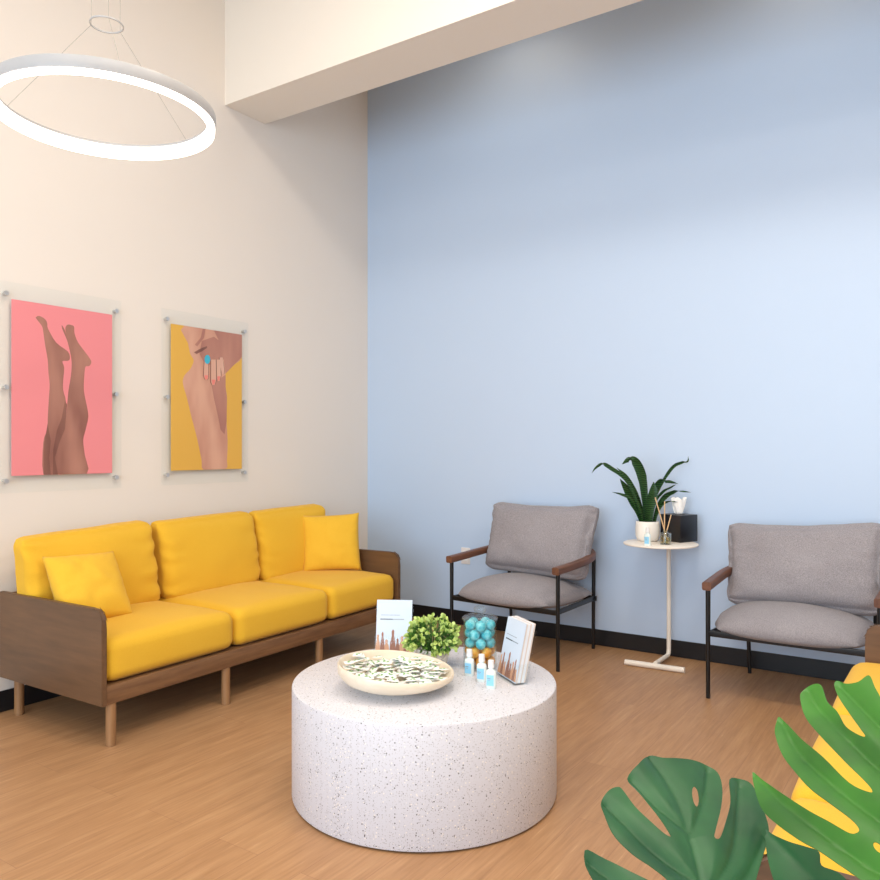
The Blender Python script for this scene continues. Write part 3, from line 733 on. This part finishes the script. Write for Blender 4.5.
bottle(cw(.181, 2.745, TZ), rb + R(18), 'small clear bottle with blue label, right of three nearest the leaflet holder')

# ------------------------------------------------------------------ side table
t = empty('side_table', (2.366, 4.365, 0), 0, 'small cream metal side table with round top between the armchairs', 'side table')
bm = bmesh.new(); lathe(bm, [(0, .70), (.203, .70), (.206, .703), (.206, .709), (.203, .711), (0, .711)], 72); obj('table_top', bm, M['cream'], t, angle=40)
bm = bmesh.new(); sweep(bm, catmull([(-.020, -.035, .0275), (-.018, .1, .0275), (-.016, .170, .0275)], 4)[:-1] + catmull([(-.016, .170, .0275), (-.0155, .192, .035), (-.015, .2, .06), (-.015, .2, .1), (-.015, .2, .4), (-.015, .195, .70)], 8), circ(.0125, 16), up=Vector((1, 0, 0))); obj('pole', bm, M['cream'], t)
bm = bmesh.new(); cyl(bm, (-.19, -.052, .016), (.145, -.032, .016), .016, .016, 24); obj('foot_bar', bm, M['cream'], t)

SZ = .711
# snake plant
sx, sy, _ = cw(1.205, 4.50)
t = empty('snake_plant', (sx, sy, SZ), R(33.66), 'dark green snake plant in a white ceramic pot on the side table', 'potted plant')
bm = bmesh.new(); lathe(bm, [(0, 0), (.048, 0), (.058, .008), (.067, .03), (.069, .06), (.067, .098), (.065, .113), (.062, .115), (.06, .109), (.061, .098), (0, .095)], 48); obj('pot', bm, M['ceramic'], t, angle=50)
bm = bmesh.new(); lathe(bm, [(0, .101), (.0595, .099), (.0595, .0975), (0, .0965)], 32); obj('soil', bm, M['soil'], t)
k_ = .00573
def blade(pts, w, roll=0, seg=7):
    """pts: (right, up, ahead) offsets in pot frame, metres"""
    P = catmull([(a, d_, b) for a, b, d_ in pts], seg); N = len(P)
    bm = bmesh.new(); rows = []
    for i, p in enumerate(P):
        tt = i / (N - 1); tg = (P[min(i + 1, N - 1)] - P[max(0, i - 1)]).normalized()
        s0 = Vector((math.cos(roll), math.sin(roll), 0)); sd = (s0 - tg * s0.dot(tg)).normalized(); n = sd.cross(tg)
        ww = w * (.55 + 1.1 * tt - .1) * (1 if tt < .4 else 1) if tt < .4 else w * .94 * (1 - ((tt - .4) / .6) ** 2.2)
        ww = max(ww, .0006)
        rows.append([p + sd * ww * q + n * (abs(q) ** 2) * ww * .35 for q in (-1, -.5, 0, .5, 1)])
    f_ = [[bm.verts.new(q) for q in r] for r in rows]
    for a, b in zip(f_, f_[1:]):
        for j in range(4): bm.faces.new((a[j], a[j + 1], b[j + 1], b[j]))
    g = bmesh.ops.solidify(bm, geom=bm.faces[:], thickness=.0018)
    obj('leaf', bm, M['snake'], t, angle=70)
blade([(-.005, .09, 0), (-.015, .24, .01), (-.035, .37, .0), (-.075, .455, -.02), (-.115, .470, -.025), (-.155, .445, -.03)], .030, .15)
blade([(-.02, .09, .01), (-.05, .19, .02), (-.105, .28, .0), (-.165, .362, -.02)], .033, -.2)
blade([(-.01, .09, .02), (-.045, .23, .03), (-.11, .36, .03), (-.175, .425, .02)], .016, .35)
blade([(-.03, .09, -.01), (-.06, .2, -.03), (-.13, .35, -.03), (-.22, .42, -.04), (-.27, .445, -.05), (-.31, .425, -.055), (-.335, .395, -.06)], .014, .3)
blade([(-.035, .09, 0), (-.055, .17, -.02), (-.1, .24, -.03), (-.16, .27, -.035), (-.215, .285, -.04)], .013, .3)
blade([(.0, .09, -.02), (.005, .2, -.03), (.02, .28, -.035), (.028, .345, -.03)], .034, .1)
blade([(.02, .09, .02), (.05, .24, .03), (.1, .35, .03), (.16, .43, .04), (.215, .455, .05), (.25, .462, .055), (.254, .49, .055)], .012, .3)
blade([(.015, .09, .03), (.035, .25, .04), (.08, .335, .05), (.13, .345, .055), (.195, .33, .06)], .021, .2)
blade([(.025, .09, .02), (.05, .22, .03), (.1, .285, .04), (.15, .31, .05), (.185, .325, .06)], .012, .5)
blade([(.03, .09, .0), (.055, .19, .0), (.1, .255, .01), (.15, .285, .01), (.2, .29, .015), (.26, .28, .02)], .019, .3)
blade([(.035, .09, -.01), (.05, .16, -.01), (.08, .215, -.01), (.13, .232, -.01), (.175, .225, -.01)], .014, .3)

# tissue box
c0 = Vector(cw(1.366, 4.40, SZ))
a1 = math.atan2(.084, .13) + R(33.66)
S = .147
cx_ = c0.x + S / 2 * (math.cos(a1) + math.cos(a1 + math.pi / 2)); cy_ = c0.y + S / 2 * (math.sin(a1) + math.sin(a1 + math.pi / 2))
t = empty('tissue_box', (cx_, cy_, SZ), a1, 'black cube tissue box with a white tissue on the side table', 'tissue box')
bm = bmesh.new(); box(bm, (S, S, .155), (0, 0, .0775), bev=.003)
obj('box_cover', bm, M['box_black'], t)
bm = bmesh.new(); lathe(bm, [(0, .1551), (.034, .1551), (.034, .1561), (0, .1561)], 32); obj('slot', bm, M['black'], t)
bm = bmesh.new(); N = 40; rows = []
for j in range(9):
    v = j / 8; row = []
    for i in range(N):
        a = 2 * math.pi * i / N; r = (.015 + .016 * v ** .8) * (1 + .22 * math.sin(5 * a + 1.5 * v) + .12 * math.sin(9 * a + 2))
        row.append(bm.verts.new((r * math.cos(a) * 1.15, r * math.sin(a) * .55 + .006 * v, S * 0 + .1565 + .085 * v + .012 * v * math.sin(3 * a + 1))))
    rows.append(row)
for a, b in zip(rows, rows[1:]):
    for i in range(N): j = (i + 1) % N; bm.faces.new((a[i], a[j], b[j], b[i]))
o = obj('tissue', bm, M['tissue'], t, angle=90); o.rotation_euler = (0, 0, -a1 + R(33.66))
mod = o.modifiers.new('thickness', 'SOLIDIFY'); mod.thickness = .001

# reed diffuser
dx_, dy_, _ = cw(1.262, 4.335)
t = empty('reed_diffuser', (dx_, dy_, SZ), R(33.66), 'glass reed diffuser with golden oil in front of the black tissue box', 'diffuser')
bm = bmesh.new(); lathe(bm, [(0, 0), (.029, 0), (.031, .002), (.031, .062), (.027, .066), (.012, .068), (.012, .08), (.010, .08), (.010, .067), (.025, .064), (.029, .06), (.029, .004), (0, .004)], 32); obj('glass_bottle', bm, M['clear_plastic'], t, angle=50)
bm = bmesh.new(); lathe(bm, [(0, .0045), (.0285, .0045), (.0285, .042), (0, .042)], 32); obj('oil', bm, M['oil_solid'] if 'oil_solid' in M else M['oil'], t, angle=50)
for (x0, y0, x1, y1, z1) in ((.014, 0, -.058, .0, .262), (-.006, .005, -.002, .01, .24), (-.012, -.002, .034, .01, .165)):
    bm = bmesh.new(); cyl(bm, (x0, y0, .008), (x1, y1, z1), .0033, .0033, 10); obj('reed', bm, M['reed'], t)
# little bottle on the side table
bottle(cw(1.148, 4.285, SZ), R(33.66), 'small clear bottle with blue label on the side table in front of the pot', 1, None)

# ------------------------------------------------------------------ ring pendant
rx, ry, _ = cw(-1.118, 2.60)
t = empty('ring_pendant_lamp', (rx, ry, 2.35), 0, 'large glowing LED ring lamp hanging on thin cables', 'ceiling lamp')
RO = .352
bm = bmesh.new(); lathe(bm, [(RO, .008), (RO + .001, .010), (RO + .001, .043), (RO, .045), (RO - .024, .045), (RO - .024, .036), (RO - .003, .036), (RO - .003, .008), (RO, .008)], 128); obj('ring_body', bm, M['lamp_body'], t, angle=40)
bm = bmesh.new(); lathe(bm, [(RO - .0035, .035), (RO - .0035, -.006), (RO - .022, -.006), (RO - .026, -.002), (RO - .026, .035), (RO - .0035, .035)], 128); obj('light_diffuser', bm, M['led'], t, angle=40)
def ringpath(r, z, n=48): return [(r * math.cos(2 * math.pi * i / n), r * math.sin(2 * math.pi * i / n), z) for i in range(n)]
bm = bmesh.new(); sweep(bm, ringpath(.052, .32), rrect(.004, .006, .0015, 2), closed=True); obj('cable_ring', bm, M['lamp_body'], t)
for k in range(3):
    a = R(213 + 120 * k)
    p = (.052 * math.cos(a), .052 * math.sin(a))
    bm = bmesh.new(); cyl(bm, ((RO - .012) * math.cos(a), (RO - .012) * math.sin(a), .045), (p[0], p[1], .32), .0008, .0008, 6); obj('lower_cable', bm, M['cable'], t)
    bm = bmesh.new(); cyl(bm, (p[0], p[1], .32), (p[0], p[1], H - 2.35 - .03), .0008, .0008, 6); obj('upper_cable', bm, M['cable'], t)
bm = bmesh.new(); lathe(bm, [(0, H - 2.35 - .03), (.075, H - 2.35 - .03), (.078, H - 2.35 - .026), (.078, H - 2.35), (0, H - 2.35)], 40); obj('ceiling_plate', bm, M['lamp_body'], t)

# ------------------------------------------------------------------ wall prints
def sheet(name, pts, off, mat, parent, W_, H_, th=.0004):
    bm = bmesh.new()
    P = [((u - .5) * W_, (v - .5) * H_) for u, v in pts]
    # clean, evenly wound outline
    if len(P) > 12: P = [(q.x, q.y) for q in catmull([(a, b, 0) for a, b in P], 3, True)]; P = [(min(W_ / 2, max(-W_ / 2, a)), min(H_ / 2, max(-H_ / 2, b))) for a, b in P]
    Q = []
    for p in P:
        if not Q or math.hypot(p[0] - Q[-1][0], p[1] - Q[-1][1]) > .002: Q.append(p)
    A = [Vector((p[0], p[1], 0)) for p in Q]
    from mathutils.geometry import tessellate_polygon
    tr = tessellate_polygon([A])
    lo = [bm.verts.new((off, p.x, p.y)) for p in A]; hi = [bm.verts.new((off + th, p.x, p.y)) for p in A]
    for a, b, c_ in tr: bm.faces.new((hi[a], hi[b], hi[c_])); bm.faces.new((lo[a], lo[c_], lo[b]))
    for i in range(len(A)): bm.faces.new((lo[i], lo[(i + 1) % len(A)], hi[(i + 1) % len(A)], hi[i]))
    return obj(name, bm, mat, parent, smooth=False)
def clip(pts): return [(min(1, max(0, u)), min(1, max(0, v))) for u, v in pts]
def frame(yc, zc, label):
    t = empty('wall_print', (0, yc, zc), 0, label, 'picture', 'acrylic mounted prints on the white wall')
    W_, H_ = .526, .842
    bm = bmesh.new(); box(bm, (.004, W_ + .12, H_ + .165), (.018, 0, 0), bev=.0008, seg=1); obj('rear_acrylic_panel', bm, M['acrylic'], t)
    for y in (-1, 1):
        for z in (-1, 0, 1):
            bm = bmesh.new(); yy, zz = y * (W_ / 2 + .026), z * (H_ / 2 + .024)
            cyl(bm, (.0, yy, zz), (.0155, yy, zz), .0085, .0085, 20); cyl(bm, (.0205, yy, zz), (.031, yy, zz), .0125, .0115, 20); cyl(bm, (.0, yy, zz), (.029, yy, zz), .004, .004, 10)
            obj('standoff', bm, M['steel'], t)
    return t, W_, H_
t, W_, H_ = frame(2.203, 1.538, 'pink print of two raised bare legs on the white wall')
bm = bmesh.new(); box(bm, (.006, W_, H_), (.0235, 0, 0)); pr = obj('pink_background', bm, M['pink'], t, smooth=False)
sheet('printed_leg', clip(LEG_L), .0266, M['skin_a'], pr, W_, H_); sheet('printed_leg', clip(LEG_R), .0271, M['skin_a2'] if False else M['skin_a'], pr, W_, H_)
SH = [(.43, .0), (.40, .1), (.45, .2), (.5, .27), (.52, .42), (.50, .44), (.47, .34), (.42, .26), (.385, .15), (.38, 0)]
sheet('printed_leg_shade', clip(SH), .0276, M['skin_a2'], pr, W_, H_)
sheet('printed_leg_shade', clip([(.292, 0), (.36, 0), (.345, .1), (.36, .2), (.33, .3), (.325, .28), (.296, .18)]), .0276, M['skin_a2'], pr, W_, H_)
t, W_, H_ = frame(3.103, 1.541, 'mustard print of a knee and a hand wearing a turquoise ring')
bm = bmesh.new(); box(bm, (.006, W_, H_), (.0235, 0, 0)); pr = obj('mustard_background', bm, M['mustard'], t, smooth=False)
sheet('printed_legs', clip(THIGH), .0266, M['skin_b'], pr, W_, H_)
sheet('printed_far_thigh', clip(THIGH_FAR), .0271, M['skin_b2'], pr, W_, H_); sheet('printed_far_calf', clip(SHADE_CALF), .0271, M['skin_b2'], pr, W_, H_)
sheet('printed_crease', clip(CREASE), .0276, M['skin_b2'], pr, W_, H_)
sheet('printed_hand', clip(HAND), .0281, M['skin_b2'], pr, W_, H_)
for i in range(4):
    big = [(sum(p[0] for p in FINGERS[i]) / 6 + (u - sum(p[0] for p in FINGERS[i]) / 6) * 1.28, v) for u, v in FINGERS[i]]
    sheet('printed_finger', clip(big), .0286, M['skin_a2'], pr, W_, H_); sheet('printed_finger', clip(FINGERS[i]), .0291, M['skin_b3'], pr, W_, H_)
for q in NAILS: sheet('printed_nail', clip(q), .0296, M['nail'], pr, W_, H_)
sheet('printed_thumb', clip(THUMB), .0291, M['skin_a2'], pr, W_, H_); sheet('printed_ring', clip(RING_GEM), .0301, M['gem'], pr, W_, H_)

# ------------------------------------------------------------------ monstera
def monstera_leaf(L, mat, parent, seed, cup):
    base, u, v = Vector(L['base']), Vector(L['u']), Vector(L['v']); n = u.cross(v).normalized()
    out = [Vector((a, b)) for a, b in L['outline']]
    O = catmull([(p.x, p.y, 0) for p in out], 4, True)
    bm = bmesh.new(); loops = [O] + [catmull([(a, b, 0) for a, b in h], 2, True) for h in L['holes'] if h]
    es = []
    for lp in loops:
        vs = []
        for p in lp:
            if not vs or (vs[-1].co - p).length > .0008: vs.append(bm.verts.new(p))
        for i in range(len(vs)): es.append(bm.edges.new((vs[i], vs[(i + 1) % len(vs)])))
    bmesh.ops.triangle_fill(bm, use_beauty=True, use_dissolve=False, edges=es)
    for _ in range(6):
        le = [e for e in bm.edges if e.calc_length() > .0055]
        if not le: break
        bmesh.ops.subdivide_edges(bm, edges=le, cuts=1)
        bmesh.ops.triangulate(bm, faces=[f for f in bm.faces if len(f.verts) > 3])
        bmesh.ops.beautify_fill(bm, faces=bm.faces[:], edges=[e for e in bm.edges if not e.is_boundary])
    V = [catmull([(a, b, 0) for a, b in q], 6) for q in L['veins']]
    segs = [(q[i], q[i + 1], 1.0 if k == 0 else .7) for k, q in enumerate(V) for i in range(len(q) - 1)]
    def dist(p):
        best = 9
        for a, b, w in segs:
            ab = b - a; tt = max(0, min(1, (p - a).dot(ab) / max(ab.length_squared, 1e-9))); best = min(best, (p - a - ab * tt).length / w)
        return best
    for q in bm.verts:
        p = q.co.copy(); d = dist(p)
        h = -.0025 * math.exp(-(d / .005) ** 2) + .005 * (1 - math.exp(-(d / .02) ** 2)) - cup * (p.x ** 2) * 1.0 - cup * .6 * max(0, p.y - .1) ** 2 + .005 * nz(p, 9, seed)
        q.co = base + u * p.x + v * p.y + n * h
    bmesh.ops.recalc_face_normals(bm, faces=bm.faces)
    bmesh.ops.solidify(bm, geom=bm.faces[:], thickness=.0011)
    return obj('leaf', bm, mat, parent, angle=60), [ [base + u * p.x + v * p.y + n * (-.0035 - cup * p.x ** 2 - cup * .6 * max(0, p.y - .1) ** 2) for p in q] for q in V]
t = empty('monstera_plant', (0, 0, 0), 0, 'large split-leaf green monstera in the near right foreground', 'plant')
potc = Vector((3.74, .86, 0)); t.location = potc
bm = bmesh.new(); lathe(bm, [(0, 0), (.11, 0), (.12, .01), (.15, .28), (.155, .30), (.148, .302), (.14, .28), (0, .27)], 48); obj('planter', bm, M['pot_grey'], t, angle=40)
bm = bmesh.new(); lathe(bm, [(0, .285), (.139, .283), (.137, .276), (0, .274)], 40); obj('soil', bm, M['soil'], t)
for L, mt, sd, cup in ((LEAF_A, 'monstera_d', 1, .22), (LEAF_B, 'monstera', 2, .12), (LEAF_C, 'monstera_d', 3, .1)):
    L = dict(L); b = Vector(L['base']) - potc; L['base'] = tuple(b)
    lf, vv_ = monstera_leaf(L, M[mt], t, sd, cup)
    bm = bmesh.new(); q = potc * 0 + Vector((.03 * sd - .06, .02, .28))
    sweep(bm, catmull([q, q * .6 + b * .4 + Vector((0, -.02, .08)), b - Vector(L['v']) * .05 + Vector((0, 0, -.012)), b + Vector((0, 0, -.006))], 8), circ(.004, 8), taper=lambda x: 1.3 - .5 * x); obj('stalk', bm, M['stem'], t)

# ------------------------------------------------------------------ light
w = bpy.data.worlds.new('daylight'); scene.world = w; w.use_nodes = True
bg = w.node_tree.nodes['Background']; bg.inputs[0].default_value = (.78, .88, 1, 1); bg.inputs[1].default_value = 1.3
def area(name, loc, size, power, color, target, sy=None):
    l = bpy.data.lights.new(name, 'AREA'); l.energy = power; l.color = color; l.size = size
    if sy: l.shape = 'RECTANGLE'; l.size_y = sy
    else: l.shape = 'DISK'
    o = bpy.data.objects.new(name, l); link(o); o.location = loc
    o.rotation_euler = (Vector(target) - Vector(loc)).to_track_quat('-Z', 'Y').to_euler(); return o
warm = (1, .90, .78)
for x, y, pw in ((1.6, 1.9, 8), (2.8, 2.0, 32), (1.9, -.2, 10), (3.4, .3, 34), (4.8, 2.2, 40), (2.9, -1.6, 30), (1.3, 4.1, 2.6), (3.1, 4.1, 2), (4.9, 4.1, 2)):  # those behind the beam are added fill, brightening the upper blue wall
    area('downlight_and_wall_fill', (x, y, H - .06), .6, pw, warm, (x, y, 0))
area('storefront_daylight', (3.4, Y0 + .1, 1.7), 4.8, 175, (.66, .84, 1), (3.2, 4, 1.5), 2.6)

cam = bpy.data.cameras.new('camera'); co = bpy.data.objects.new('camera', cam); link(co)
co.location = (3.765, 0, 1.25); co.rotation_euler = (R(90), 0, R(33.66))
cam.sensor_width = 36; cam.lens = 775 / 880 * 36; cam.shift_y = 8 / 880; cam.clip_start = .05
scene.camera = co
vs = scene.view_settings; vs.view_transform = 'Standard'; vs.look = 'None'; vs.gamma = 1; vs.exposure = .07
vs.use_curve_mapping = False
